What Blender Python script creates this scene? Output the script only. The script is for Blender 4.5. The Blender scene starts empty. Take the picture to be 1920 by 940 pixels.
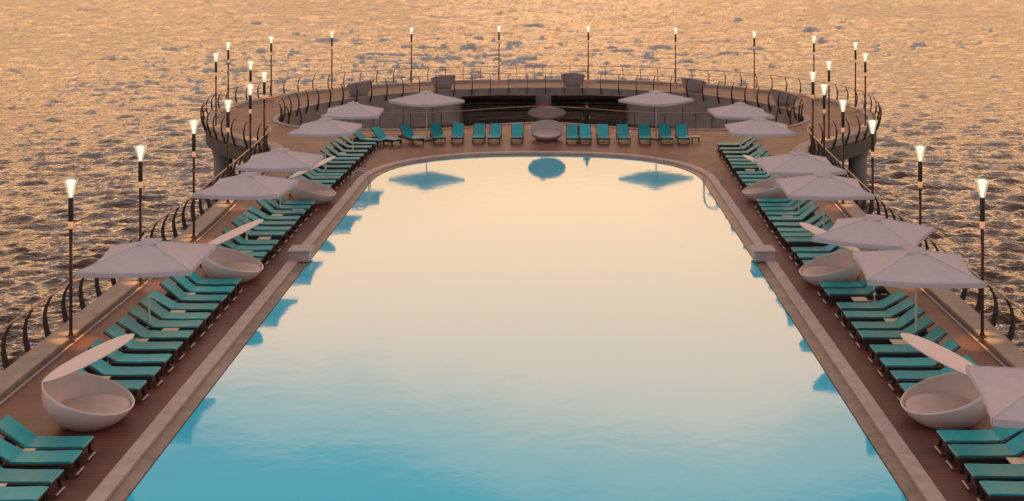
import bpy, math, random
import numpy as np
from mathutils import Vector, Matrix, geometry

random.seed(7)
rng = np.random.default_rng(11)
S = bpy.context.scene
COL = S.collection
R = math.radians
PI = math.pi

# ------------------------------------------------------------------ camera
CAMX, CAMH, FPX = 0.72, 11.0, 2400.0
cd = bpy.data.cameras.new('camera')
cam = bpy.data.objects.new('camera', cd)
COL.objects.link(cam)
cam.location = (CAMX, 0, CAMH)
cam.rotation_euler = (R(90), 0, 0)
cd.sensor_width = 36
cd.lens = 36 * FPX / 1920
cd.shift_x = -(1036 - 960) / 1920
cd.shift_y = -(470 + 100) / 1920
cd.clip_start = 0.5
cd.clip_end = 60000
S.camera = cam

# ------------------------------------------------------------------ sky
SUN_EL, SUN_AZ = 1.5, 0.0          # low sun straight ahead over the sea (+Y)
w = bpy.data.worlds.new('World')
S.world = w
w.use_nodes = True
nt = w.node_tree
nt.nodes.clear()


def wn(t, **k):
    n = nt.nodes.new(t)
    for a, b in k.items():
        setattr(n, a, b)
    return n


def wmath(op, a, b=None, c=None, clamp=False):
    n = wn('ShaderNodeMath', operation=op, use_clamp=clamp)
    for i, v in enumerate((a, b, c)):
        if v is None:
            continue
        if isinstance(v, (int, float)):
            n.inputs[i].default_value = v
        else:
            nt.links.new(v, n.inputs[i])
    return n.outputs[0]


out = wn('ShaderNodeOutputWorld')
sky = wn('ShaderNodeTexSky', sky_type='NISHITA')
sky.sun_disc = False
sky.sun_elevation = R(SUN_EL)
sky.sun_rotation = R(SUN_AZ)
sky.air_density = 1.2
sky.dust_density = 0.6
sky.ozone_density = 1.0
bg = wn('ShaderNodeBackground')
bg.inputs['Strength'].default_value = 0.03
nt.links.new(sky.outputs[0], bg.inputs['Color'])
# thin veil of lit evening cloud: peach round the set sun, lilac overhead
geo = wn('ShaderNodeTexCoord')
sep = wn('ShaderNodeSeparateXYZ')
nt.links.new(geo.outputs['Generated'], sep.inputs[0])
noi = wn('ShaderNodeTexNoise')
noi.inputs['Scale'].default_value = 3.2
noi.inputs['Detail'].default_value = 3
mp = wn('ShaderNodeMapping')
mp.inputs['Scale'].default_value = (1, 1, 2.2)
nt.links.new(geo.outputs['Generated'], mp.inputs[0])
nt.links.new(mp.outputs[0], noi.inputs['Vector'])
elev = wmath('ARCSINE', sep.outputs['Z'])
azi = wmath('ARCTAN2', sep.outputs['X'], sep.outputs['Y'])
wob = wmath('MULTIPLY_ADD', noi.outputs['Fac'], 0.18, -0.09)
e2 = wmath('ADD', elev, wob)
az2 = wmath('MINIMUM', wmath('POWER', wmath('DIVIDE', wmath('ABSOLUTE', azi), R(42)), 2.0), 0.14)
side = wn('ShaderNodeMapRange', interpolation_type='SMOOTHSTEP')      # the lit cloud reaches higher to both sides
side.inputs['From Min'].default_value = R(15)
side.inputs['From Max'].default_value = R(34)
side.inputs['To Min'].default_value = 1.0
side.inputs['To Max'].default_value = 0.5
nt.links.new(wmath('ABSOLUTE', azi), side.inputs[0])
dist = wmath('MULTIPLY', wmath('MULTIPLY', wmath('MAXIMUM', e2, 0.0), wmath('ADD', az2, 1.0)), side.outputs[0])
dn = wmath('DIVIDE', dist, R(90), clamp=True)
rampn = wn('ShaderNodeValToRGB')
cr = rampn.color_ramp
cr.interpolation = 'EASE'
stops = [(0.0, (0.58, 0.38, 0.29)), (0.07, (0.84, 0.53, 0.33)), (0.105, (1.36, 0.76, 0.33)), (0.155, (1.82, 0.99, 0.45)), (0.202, (1.88, 0.99, 0.50)),
         (0.242, (1.00, 0.68, 0.46)), (0.278, (0.36, 0.36, 0.38)), (0.42, (0.60, 0.46, 0.43)), (0.65, (0.98, 0.79, 0.80))]
while len(cr.elements) < len(stops):
    cr.elements.new(0.5)
for el, (p, c) in zip(cr.elements, stops):
    el.position = p
    el.color = (*c, 1)
nt.links.new(dn, rampn.inputs[0])
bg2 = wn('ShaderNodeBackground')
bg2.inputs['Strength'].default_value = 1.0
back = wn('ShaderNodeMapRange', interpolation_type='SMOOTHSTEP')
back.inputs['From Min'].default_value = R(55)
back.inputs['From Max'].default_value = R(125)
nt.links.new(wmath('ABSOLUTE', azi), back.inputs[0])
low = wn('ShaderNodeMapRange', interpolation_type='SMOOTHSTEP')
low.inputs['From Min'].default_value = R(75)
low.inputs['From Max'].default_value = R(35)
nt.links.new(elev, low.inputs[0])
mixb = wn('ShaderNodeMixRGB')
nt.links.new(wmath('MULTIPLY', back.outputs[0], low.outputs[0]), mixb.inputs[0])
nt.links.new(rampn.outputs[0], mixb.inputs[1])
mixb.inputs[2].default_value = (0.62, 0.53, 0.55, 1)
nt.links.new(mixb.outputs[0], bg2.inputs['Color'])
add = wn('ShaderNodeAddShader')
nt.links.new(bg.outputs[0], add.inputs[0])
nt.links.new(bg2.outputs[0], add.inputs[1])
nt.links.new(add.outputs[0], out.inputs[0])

sl = bpy.data.lights.new('sun', 'SUN')
sun = bpy.data.objects.new('sun', sl)
COL.objects.link(sun)
sl.energy = 0.02
sl.angle = R(11)
sl.color = (1.0, 0.72, 0.45)
sun.rotation_euler = (R(-(90 - SUN_EL)), 0, R(-SUN_AZ))     # shines from +Y towards the camera

S.view_settings.view_transform = 'Standard'
S.view_settings.look = 'None'
S.view_settings.exposure = 0.0
S.view_settings.gamma = 1.0
S.cycles.max_bounces = 6
S.cycles.transparent_max_bounces = 8


# ------------------------------------------------------------------ helpers
def at(px, py, z=0.0):
    """a place seen in the photo, put on the level z"""
    Y = FPX * (CAMH - z) / (py + 100.0)
    return Vector((CAMX + (px - 1036.0) * Y / FPX, Y, z))


class MB:
    def __init__(self):
        self.v, self.f, self.m = [], [], []

    def add(self, vs, fs):
        b = len(self.v)
        self.v += [tuple(p) for p in vs]
        self.f += [tuple(b + i for i in f) for f in fs]
        return self

    def box(self, c, s, rot=None, taper=1.0):
        hx, hy, hz = s[0] / 2, s[1] / 2, s[2] / 2
        vs = []
        for z in (-1, 1):
            k = taper if z < 0 else 1.0
            for x, y in ((-1, -1), (1, -1), (1, 1), (-1, 1)):
                p = Vector((x * hx * k, y * hy * k, z * hz))
                if rot is not None:
                    p = rot @ p
                vs.append(p + Vector(c))
        return self.add(vs, [(3, 2, 1, 0), (4, 5, 6, 7), (0, 1, 5, 4), (1, 2, 6, 5), (2, 3, 7, 6), (3, 0, 4, 7)])

    def rbox(self, c, s, b=0.01, rot=None):
        """box with chamfered edges"""
        hx, hy, hz = s[0] / 2, s[1] / 2, s[2] / 2
        rings = []
        prof = [(-hz, b), (-hz + b, 0), (hz - b, 0), (hz, b)]
        for z, i in prof:
            x, y = hx - i, hy - i
            q = b if i == 0 else b * 0.5
            ring = [(-x + q, -y), (x - q, -y), (x, -y + q), (x, y - q), (x - q, y), (-x + q, y), (-x, y - q), (-x, -y + q)]
            rings.append([(px, py, z) for px, py in ring])
        vs = []
        for r_ in rings:
            for p in r_:
                p = Vector(p)
                if rot is not None:
                    p = rot @ p
                vs.append(p + Vector(c))
        fs = [tuple(reversed(range(8))), tuple(range(24, 32))]
        for k in range(3):
            for i in range(8):
                j = (i + 1) % 8
                fs.append((k * 8 + i, k * 8 + j, k * 8 + 8 + j, k * 8 + 8 + i))
        return self.add(vs, fs)

    def tube(self, pts, r, n=8, cap=True, closed=False):
        pts = [Vector(p) for p in pts]
        rs = r if isinstance(r, (list, tuple)) else [r] * len(pts)
        vs, fs = [], []
        m = len(pts)
        up = Vector((0, 0, 1))
        prev = None
        for i, p in enumerate(pts):
            if closed:
                t = pts[(i + 1) % m] - pts[i - 1]
            else:
                t = pts[min(i + 1, m - 1)] - pts[max(i - 1, 0)]
            t.normalize()
            if prev is None:
                a = up if abs(t.z) < 0.9 else Vector((1, 0, 0))
                x = t.cross(a).normalized()
            else:
                x = (prev - t * prev.dot(t)).normalized()
            prev = x
            y = t.cross(x)
            for k in range(n):
                an = 2 * PI * k / n
                vs.append(p + (x * math.cos(an) + y * math.sin(an)) * rs[i])
        for i in range(m if closed else m - 1):
            a, b = i * n, ((i + 1) % m) * n
            for k in range(n):
                k2 = (k + 1) % n
                fs.append((a + k, a + k2, b + k2, b + k))
        if cap and not closed:
            fs.append(tuple(reversed(range(n))))
            fs.append(tuple(range((m - 1) * n, m * n)))
        return self.add(vs, fs)

    def lathe(self, prof, n=20, c=(0, 0, 0)):
        vs, fs = [], []
        for r, z in prof:
            for k in range(n):
                a = 2 * PI * k / n
                vs.append((c[0] + r * math.cos(a), c[1] + r * math.sin(a), c[2] + z))
        for i in range(len(prof) - 1):
            for k in range(n):
                k2 = (k + 1) % n
                fs.append((i * n + k, i * n + k2, i * n + n + k2, i * n + n + k))
        fs.append(tuple(reversed(range(n))))
        fs.append(tuple(range((len(prof) - 1) * n, len(prof) * n)))
        return self.add(vs, fs)

    def strip(self, rows, closed=False):
        """quads between consecutive cross sections"""
        n = len(rows[0])
        vs = [p for r_ in rows for p in r_]
        fs = []
        m = len(rows)
        for i in range(m if closed else m - 1):
            a, b = i * n, ((i + 1) % m) * n
            for k in range(n - 1):
                fs.append((a + k, a + k + 1, b + k + 1, b + k))
        return self.add(vs, fs)

    def build(self, name, mat, parent=None, smooth=False, kind=None, loc=None, angle=40):
        me = bpy.data.meshes.new(name)
        me.from_pydata(self.v, [], self.f)
        me.materials.append(mat)
        me.validate()
        if smooth:
            me.polygons.foreach_set('use_smooth', [True] * len(me.polygons))
            me.set_sharp_from_angle(angle=R(angle))
        me.update()
        o = bpy.data.objects.new(name, me)
        COL.objects.link(o)
        if parent is not None:
            o.parent = parent
        if loc is not None:
            o.location = loc
        if kind:
            o['kind'] = kind
        return o


def tag(o, label, cat, group=None):
    o['label'] = label
    o['category'] = cat
    if group:
        o['group'] = group
    elif 'group' in o:
        del o['group']
    return o


def thing(name, loc=(0, 0, 0), rz=0.0):
    o = bpy.data.objects.new(name, None)
    COL.objects.link(o)
    o.location = loc
    o.rotation_euler = (0, 0, rz)
    o.empty_display_size = 0.2
    return o


def dup(o, parent=None):
    c = o.copy()
    COL.objects.link(c)
    if parent is not None:
        c.parent = parent
    for ch in list(o.children):
        dup(ch, c)
    return c


ORD = ['zeroth', 'first', 'second', 'third', 'fourth', 'fifth', 'sixth', 'seventh', 'eighth', 'ninth', 'tenth',
       'eleventh', 'twelfth', 'thirteenth', 'fourteenth', 'fifteenth', 'sixteenth']


# ------------------------------------------------------------------ materials
def mat(name, col, rough=0.6, metal=0.0, spec=0.5, noise=0.0, nscale=8.0, bump=0.0, bscale=40.0, stretch=(1, 1, 1), col2=None):
    m = bpy.data.materials.new(name)
    m.use_nodes = True
    t = m.node_tree
    b = t.nodes['Principled BSDF']
    b.inputs['Base Color'].default_value = (*col, 1)
    b.inputs['Roughness'].default_value = rough
    b.inputs['Metallic'].default_value = metal
    b.inputs['Specular IOR Level'].default_value = spec
    if noise or bump:
        tc = t.nodes.new('ShaderNodeTexCoord')
        ma = t.nodes.new('ShaderNodeMapping')
        ma.inputs['Scale'].default_value = stretch
        t.links.new(tc.outputs['Object'], ma.inputs[0])
        if noise:
            n = t.nodes.new('ShaderNodeTexNoise')
            n.inputs['Scale'].default_value = nscale
            n.inputs['Detail'].default_value = 6
            n.inputs['Roughness'].default_value = 0.65
            t.links.new(ma.outputs[0], n.inputs['Vector'])
            r_ = t.nodes.new('ShaderNodeValToRGB')
            c2 = col2 or tuple(min(1, c * (1 + noise)) for c in col)
            c1 = tuple(c * (1 - noise) for c in col)
            r_.color_ramp.elements[0].position = 0.32
            r_.color_ramp.elements[0].color = (*c1, 1)
            r_.color_ramp.elements[1].position = 0.7
            r_.color_ramp.elements[1].color = (*c2, 1)
            t.links.new(n.outputs['Fac'], r_.inputs[0])
            t.links.new(r_.outputs[0], b.inputs['Base Color'])
        if bump:
            n2 = t.nodes.new('ShaderNodeTexNoise')
            n2.inputs['Scale'].default_value = bscale
            n2.inputs['Detail'].default_value = 4
            t.links.new(ma.outputs[0], n2.inputs['Vector'])
            bm_ = t.nodes.new('ShaderNodeBump')
            bm_.inputs['Strength'].default_value = bump
            bm_.inputs['Distance'].default_value = 0.01
            t.links.new(n2.outputs['Fac'], bm_.inputs['Height'])
            t.links.new(bm_.outputs[0], b.inputs['Normal'])
    return m


def fabric_mat(name, col, trans=0.25, noise=0.06):
    m = mat(name, col, 0.85, spec=0.2, noise=noise, nscale=3.0, bump=0.8, bscale=3.5)
    t = m.node_tree
    b = t.nodes['Principled BSDF']
    o = t.nodes['Material Output']
    tr = t.nodes.new('ShaderNodeBsdfTranslucent')
    tr.inputs['Color'].default_value = (*col, 1)
    mx = t.nodes.new('ShaderNodeMixShader')
    mx.inputs[0].default_value = trans
    t.links.new(b.outputs[0], mx.inputs[1])
    t.links.new(tr.outputs[0], mx.inputs[2])
    t.links.new(mx.outputs[0], o.inputs[0])
    return m


def emit_mat(name, col, s):
    m = bpy.data.materials.new(name)
    m.use_nodes = True
    b = m.node_tree.nodes['Principled BSDF']
    b.inputs['Base Color'].default_value = (*col, 1)
    b.inputs['Emission Color'].default_value = (*col, 1)
    b.inputs['Emission Strength'].default_value = s
    return m


def deck_mat():
    m = bpy.data.materials.new('deck_boards')
    m.use_nodes = True
    t = m.node_tree
    b = t.nodes['Principled BSDF']
    tc = t.nodes.new('ShaderNodeTexCoord')
    br = t.nodes.new('ShaderNodeTexBrick')
    br.offset = 0.5
    br.inputs['Color1'].default_value = (0.155, 0.047, 0.038, 1)
    br.inputs['Color2'].default_value = (0.102, 0.037, 0.029, 1)
    br.inputs['Mortar'].default_value = (0.030, 0.014, 0.012, 1)
    br.inputs['Scale'].default_value = 1.0
    br.inputs['Mortar Size'].default_value = 0.012
    br.inputs['Mortar Smooth'].default_value = 0.2
    br.inputs['Brick Width'].default_value = 3.2
    br.inputs['Row Height'].default_value = 0.15
    t.links.new(tc.outputs['Object'], br.inputs['Vector'])
    no = t.nodes.new('ShaderNodeTexNoise')
    no.inputs['Scale'].default_value = 0.55
    no.inputs['Detail'].default_value = 7
    no.inputs['Roughness'].default_value = 0.7
    t.links.new(tc.outputs['Object'], no.inputs['Vector'])
    mr = t.nodes.new('ShaderNodeMapRange')
    mr.inputs['From Min'].default_value = 0.3
    mr.inputs['From Max'].default_value = 0.7
    mr.inputs['To Min'].default_value = 0.72
    mr.inputs['To Max'].default_value = 1.28
    t.links.new(no.outputs['Fac'], mr.inputs[0])
    mx = t.nodes.new('ShaderNodeVectorMath')
    mx.operation = 'SCALE'
    t.links.new(br.outputs['Color'], mx.inputs[0])
    t.links.new(mr.outputs[0], mx.inputs['Scale'])
    t.links.new(mx.outputs[0], b.inputs['Base Color'])
    mr2 = t.nodes.new('ShaderNodeMapRange')
    mr2.inputs['From Min'].default_value = 0.3
    mr2.inputs['From Max'].default_value = 0.7
    mr2.inputs['To Min'].default_value = 0.38
    mr2.inputs['To Max'].default_value = 0.56
    t.links.new(no.outputs['Fac'], mr2.inputs[0])
    t.links.new(mr2.outputs[0], b.inputs['Roughness'])
    bp = t.nodes.new('ShaderNodeBump')
    bp.inputs['Strength'].default_value = 0.3
    bp.inputs['Distance'].default_value = 0.006
    t.links.new(br.outputs['Fac'], bp.inputs['Height'])
    bp.invert = True
    t.links.new(bp.outputs[0], b.inputs['Normal'])
    return m


def sea_mat():
    m = bpy.data.materials.new('sea_water')
    m.use_nodes = True
    t = m.node_tree
    t.nodes.remove(t.nodes['Principled BSDF'])
    o = t.nodes['Material Output']
    df = t.nodes.new('ShaderNodeBsdfDiffuse')
    df.inputs['Color'].default_value = (0.080, 0.047, 0.032, 1)
    gl = t.nodes.new('ShaderNodeBsdfGlossy')
    gl.inputs['Color'].default_value = (0.93, 0.895, 0.84, 1)
    gl.inputs['Roughness'].default_value = 0.06
    lw = t.nodes.new('ShaderNodeLayerWeight')
    lw.inputs['Blend'].default_value = 0.5
    fr = t.nodes.new('ShaderNodeMath')
    fr.operation = 'POWER'
    fr.inputs[1].default_value = 2.25
    t.links.new(lw.outputs['Facing'], fr.inputs[0])
    mxs = t.nodes.new('ShaderNodeMixShader')
    t.links.new(fr.outputs[0], mxs.inputs[0])
    t.links.new(df.outputs[0], mxs.inputs[1])
    t.links.new(gl.outputs[0], mxs.inputs[2])
    t.links.new(mxs.outputs[0], o.inputs[0])
    tc = t.nodes.new('ShaderNodeTexCoord')
    h = None
    for sc, st, am in (((1.6, 4.0, 1), 1.0, 0.6), ((3.5, 9.0, 1), 1.0, 0.35)):
        ma = t.nodes.new('ShaderNodeMapping')
        ma.inputs['Scale'].default_value = sc
        ma.inputs['Rotation'].default_value = (0, 0, R(12 if h is None else -17))
        t.links.new(tc.outputs['Object'], ma.inputs[0])
        n = t.nodes.new('ShaderNodeTexNoise')
        n.inputs['Scale'].default_value = st
        n.inputs['Detail'].default_value = 2
        n.inputs['Roughness'].default_value = 0.55
        n.inputs['Distortion'].default_value = 0.5
        t.links.new(ma.outputs[0], n.inputs['Vector'])
        k = t.nodes.new('ShaderNodeMath')
        k.operation = 'MULTIPLY'
        k.inputs[1].default_value = am
        t.links.new(n.outputs['Fac'], k.inputs[0])
        if h is None:
            h = k.outputs[0]
        else:
            a = t.nodes.new('ShaderNodeMath')
            t.links.new(h, a.inputs[0])
            t.links.new(k.outputs[0], a.inputs[1])
            h = a.outputs[0]
    bp = t.nodes.new('ShaderNodeBump')
    bp.inputs['Strength'].default_value = 1.0
    bp.inputs['Distance'].default_value = 0.18
    t.links.new(h, bp.inputs['Height'])
    t.links.new(bp.outputs[0], gl.inputs['Normal'])
    t.links.new(bp.outputs[0], lw.inputs['Normal'])
    return m


def pool_mat():
    m = bpy.data.materials.new('pool_water')
    m.use_nodes = True
    t = m.node_tree
    t.nodes.remove(t.nodes['Principled BSDF'])
    o = t.nodes['Material Output']
    tc = t.nodes.new('ShaderNodeTexCoord')
    n = t.nodes.new('ShaderNodeTexNoise')
    n.inputs['Scale'].default_value = 1.5
    n.inputs['Detail'].default_value = 3
    t.links.new(tc.outputs['Object'], n.inputs['Vector'])
    bp = t.nodes.new('ShaderNodeBump')
    bp.inputs['Strength'].default_value = 0.16
    bp.inputs['Distance'].default_value = 0.02
    t.links.new(n.outputs['Fac'], bp.inputs['Height'])
    df = t.nodes.new('ShaderNodeBsdfDiffuse')
    df.inputs['Color'].default_value = (0.0, 0.60, 0.88, 1)
    gl = t.nodes.new('ShaderNodeBsdfGlossy')
    gl.inputs['Color'].default_value = (1, 1, 1, 1)
    gl.inputs['Roughness'].default_value = 0.05
    t.links.new(bp.outputs[0], gl.inputs['Normal'])
    lw = t.nodes.new('ShaderNodeLayerWeight')
    lw.inputs['Blend'].default_value = 0.5
    fr = t.nodes.new('ShaderNodeMath')
    fr.operation = 'POWER'
    fr.inputs[1].default_value = 3.1
    t.links.new(lw.outputs['Facing'], fr.inputs[0])
    mx = t.nodes.new('ShaderNodeMixShader')
    t.links.new(fr.outputs[0], mx.inputs[0])
    t.links.new(df.outputs[0], mx.inputs[1])
    t.links.new(gl.outputs[0], mx.inputs[2])
    t.links.new(mx.outputs[0], o.inputs[0])
    return m


def glass_mat():
    m = bpy.data.materials.new('lamp_glass')
    m.use_nodes = True
    t = m.node_tree
    t.nodes.remove(t.nodes['Principled BSDF'])
    o = t.nodes['Material Output']
    tr = t.nodes.new('ShaderNodeBsdfTransparent')
    em = t.nodes.new('ShaderNodeEmission')
    em.inputs['Color'].default_value = (1.0, 0.78, 0.52, 1)
    em.inputs['Strength'].default_value = 0.9
    mx = t.nodes.new('ShaderNodeMixShader')
    mx.inputs[0].default_value = 0.32
    t.links.new(tr.outputs[0], mx.inputs[1])
    t.links.new(em.outputs[0], mx.inputs[2])
    t.links.new(mx.outputs[0], o.inputs[0])
    return m


M = dict(
    deck=deck_mat(), sea=sea_mat(), pool=pool_mat(), glass=glass_mat(),
    coping=mat('coping_stone', (0.40, 0.32, 0.305), 0.55, noise=0.18, nscale=2.5, bump=0.2, bscale=30),
    gutter=mat('wet_gutter_stone', (0.21, 0.155, 0.13), 0.4, noise=0.35, nscale=1.6, bump=0.2, bscale=20),
    kerb=mat('kerb_concrete', (0.30, 0.24, 0.20), 0.6, noise=0.2, nscale=1.5, bump=0.3, bscale=25),
    concrete=mat('grey_concrete', (0.215, 0.19, 0.18), 0.8, noise=0.22, nscale=0.9, bump=0.3, bscale=12),
    darkconc=mat('dark_concrete', (0.075, 0.072, 0.066), 0.75, noise=0.3, nscale=1.2, bump=0.3, bscale=12),
    room=mat('dark_interior', (0.30, 0.215, 0.16), 0.8, noise=0.3, nscale=1.4),
    counter=mat('bar_counter_wood', (0.06, 0.035, 0.025), 0.5, noise=0.3, nscale=3),
    counter_top=mat('bar_counter_top', (0.12, 0.10, 0.085), 0.35, noise=0.2, nscale=3),
    canvas=fabric_mat('parasol_canvas', (0.63, 0.565, 0.60)),
    canvas_seam=mat('parasol_seam', (0.50, 0.45, 0.48), 0.85),
    polewhite=mat('white_pole_metal', (0.55, 0.52, 0.50), 0.4, metal=0.2),
    ribwood=mat('parasol_rib', (0.36, 0.33, 0.31), 0.5),
    base=mat('parasol_base_concrete', (0.42, 0.38, 0.36), 0.7, noise=0.2, nscale=6),
    shell=mat('daybed_shell', (0.62, 0.54, 0.51), 0.42, noise=0.05, nscale=4, bump=0.15, bscale=60),
    shellgrey=mat('grey_daybed_shell', (0.36, 0.32, 0.325), 0.5, noise=0.12, nscale=4, bump=0.15, bscale=60),
    cushion=fabric_mat('daybed_cushion', (0.58, 0.47, 0.45), 0.0, 0.08),
    lid=mat('daybed_lid', (0.68, 0.56, 0.54), 0.6, noise=0.05, nscale=3, bump=0.15, bscale=30),
    teal=mat('teal_sling', (0.004, 0.30, 0.345), 0.42, spec=0.45, noise=0.15, nscale=5, bump=0.3, bscale=120),
    piping=mat('sling_piping', (0.10, 0.36, 0.36), 0.55),
    wicker=mat('dark_wicker', (0.022, 0.016, 0.015), 0.5, noise=0.3, nscale=60, bump=0.4, bscale=90),
    footbar=mat('pale_foot_bar', (0.42, 0.36, 0.33), 0.4, metal=0.3),
    cream=mat('cream_table_top', (0.60, 0.47, 0.36), 0.5, noise=0.08, nscale=12),
    railmetal=mat('rail_bronze', (0.060, 0.046, 0.038), 0.42, metal=0.6, noise=0.25, nscale=5),
    railtop=mat('rail_top_steel', (0.26, 0.21, 0.18), 0.35, metal=0.7),
    cable=mat('steel_cable', (0.20, 0.17, 0.15), 0.4, metal=0.7),
    steel=mat('ladder_steel', (0.42, 0.39, 0.36), 0.25, metal=0.9),
    lamppole=mat('lamp_pole_bronze', (0.060, 0.026, 0.020), 0.45, metal=0.3, noise=0.2, nscale=6),
    lampcan=mat('lamp_can_dark', (0.022, 0.020, 0.012), 0.5),
    flame=emit_mat('lamp_flame', (1.0, 0.78, 0.58), 1.35),
    ring=emit_mat('lamp_light_ring', (1.0, 0.52, 0.27), 0.26),
    block=mat('pool_block_stone', (0.40, 0.34, 0.33), 0.6, noise=0.12, nscale=4, bump=0.2, bscale=30),
    black=mat('black_cloth', (0.012, 0.011, 0.013), 0.8),
    suit=mat('dark_clothes', (0.022, 0.014, 0.014), 0.8),
    skin=mat('skin', (0.40, 0.23, 0.16), 0.55),
    hair=mat('dark_hair', (0.015, 0.010, 0.008), 0.6),
    red=mat('red_cloth', (0.42, 0.015, 0.03), 0.8, noise=0.2, nscale=15),
)

t_ = M['teal'].node_tree
b_ = t_.nodes['Principled BSDF']
src = b_.inputs['Base Color'].links[0].from_socket
oi = t_.nodes.new('ShaderNodeObjectInfo')
mr_ = t_.nodes.new('ShaderNodeMapRange')
mr_.inputs['To Min'].default_value = 0.80
mr_.inputs['To Max'].default_value = 1.18
t_.links.new(oi.outputs['Random'], mr_.inputs[0])
vs_ = t_.nodes.new('ShaderNodeVectorMath')
vs_.operation = 'SCALE'
t_.links.new(src, vs_.inputs[0])
t_.links.new(mr_.outputs[0], vs_.inputs['Scale'])
t_.links.new(vs_.outputs[0], b_.inputs['Base Color'])


def joints(m_, step, wd):
    t = m_.node_tree
    b = t.nodes['Principled BSDF']
    src = b.inputs['Base Color'].links[0].from_socket
    tc = t.nodes.new('ShaderNodeTexCoord')
    sp = t.nodes.new('ShaderNodeSeparateXYZ')
    t.links.new(tc.outputs['Object'], sp.inputs[0])

    def mth(op, a, v):
        n = t.nodes.new('ShaderNodeMath')
        n.operation = op
        t.links.new(a, n.inputs[0])
        n.inputs[1].default_value = v
        return n.outputs[0]
    fr_ = mth('FRACT', mth('DIVIDE', sp.outputs['Y'], step), 0.0)
    ln = mth('LESS_THAN', fr_, wd / step)
    mx = t.nodes.new('ShaderNodeMixRGB')
    mx.blend_type = 'MULTIPLY'
    t.links.new(ln, mx.inputs[0])
    t.links.new(src, mx.inputs[1])
    mx.inputs[2].default_value = (0.66, 0.63, 0.61, 1)
    t.links.new(mx.outputs[0], b.inputs['Base Color'])


joints(M['coping'], 1.2, 0.02)
joints(M['gutter'], 0.6, 0.02)
joints(M['kerb'], 2.4, 0.025)

# ------------------------------------------------------------------ outlines of the pier
RC = (0.0, 84.8)
RA, RB = 21.6, 20.0                  # half axes of the ring's outer edge


def bez(a, b, c, n=6):
    a, b, c = Vector(a), Vector(b), Vector(c)
    return [tuple((1 - t) ** 2 * a + 2 * t * (1 - t) * b + t * t * c) for t in [i / n for i in range(n + 1)]]


def left_side():
    pts = [(-13.25, y) for y in np.linspace(4, 48, 23)]
    for y in np.linspace(50, 67.6, 11):
        pts.append((-13.25 - 1.05 * ((y - 48) / 21.5) ** 1.3, y))
    jx = -14.32
    jy = RC[1] - RB * math.sqrt(1 - (jx / RA) ** 2)
    a0 = math.atan2((jy - RC[1]) / RB, jx / RA)
    p1 = (RC[0] + RA * math.cos(a0 - 0.085), RC[1] + RB * math.sin(a0 - 0.085))
    pts += bez(pts[-1], (jx, jy), p1)[1:]
    a1 = a0 - 0.085
    return pts, a1


LS, A1 = left_side()
a_start = A1 % (2 * PI)                 # third quadrant
ringpts = []
NR = 120
a_end = PI - A1 if A1 > 0 else PI - A1
# travel clockwise from a_start (left, near) over the far side to the right
span = (a_start - PI) * 2 + PI
for i in range(1, NR):
    a = a_start - span * i / NR
    ringpts.append((RC[0] + RA * math.cos(a), RC[1] + RB * math.sin(a)))
OUTLINE = LS + ringpts + [(-x, y) for x, y in reversed(LS)]


def offset(pts, d, closed=False):
    """move a polyline sideways by d (to its right hand when d > 0)"""
    o = []
    n = len(pts)
    for i in range(n):
        if closed:
            a, b = pts[i - 1], pts[(i + 1) % n]
        else:
            a, b = pts[max(i - 1, 0)], pts[min(i + 1, n - 1)]
        t = Vector((b[0] - a[0], b[1] - a[1])).normalized()
        o.append((pts[i][0] + t.y * d, pts[i][1] - t.x * d))
    return o


PW, PY0, PYC, PB = 7.8, 14.0, 59.6, 8.1


def pool_outline():
    pts = [(-PW, y) for y in np.linspace(PY0, PYC, 40)]
    e = 2.0 / 2.45
    for i in range(1, 48):
        a = PI - PI * i / 48
        c, s = math.cos(a), math.sin(a)
        pts.append((PW * math.copysign(abs(c) ** e, c), PYC + PB * abs(s) ** e))
    pts += [(PW, y) for y in np.linspace(PYC, PY0, 40)]
    return pts


POOL = pool_outline()                   # clockwise seen from above, so its right hand is inwards
PITC, PITR = (0.0, 82.6), 16.9


def pit_front(x):
    b = 3.0 * math.cos(PI * x / 15) ** 2 if abs(x) < 7.5 else 0.0
    return 76.9 + b


PITF = [(x, pit_front(x)) for x in np.linspace(11.5, -11.5, 40)]
cor = []
for i in range(1, 14):
    a = PI / 2 * i / 14
    cor.append((-11.5 - 5.4 * math.sin(a), 76.9 + 5.7 * (1 - math.cos(a))))
PITB = [(PITC[0] + PITR * math.cos(a), PITC[1] + PITR * math.sin(a)) for a in np.linspace(PI, 0, 72)]
PIT = PITF + cor + PITB + [(-x, y) for x, y in reversed(cor)]      # clockwise


def fill(loops, z, flip=False):
    polys = [[Vector((x, y, 0)) for x, y in lp] for lp in loops]
    tris = geometry.tessellate_polygon(polys)
    vs = [(p.x, p.y, z) for lp in polys for p in lp]
    fs = []
    for a, b, c in tris:
        A, B, C_ = (Vector(vs[i][:2]) for i in (a, b, c))
        cr_ = (B - A).cross(C_ - A)
        fs.append((a, b, c) if (cr_ > 0) != flip else (a, c, b))
    return vs, fs


# deck slab
COP_OUT = offset(POOL, -0.70)
deck = MB()
deck.add(*fill([OUTLINE, COP_OUT, PIT], 0.0))
deck.build('deck', M['deck'], kind='structure')
slab = MB()
slab.add(*fill([OUTLINE, COP_OUT, PIT], -1.15, True))
slab.strip([[(x, y, -0.004), (x, y, -1.15)] for x, y in OUTLINE + OUTLINE[:1]])
slab.build('deck_slab', M['darkconc'], kind='structure', smooth=True)

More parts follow.
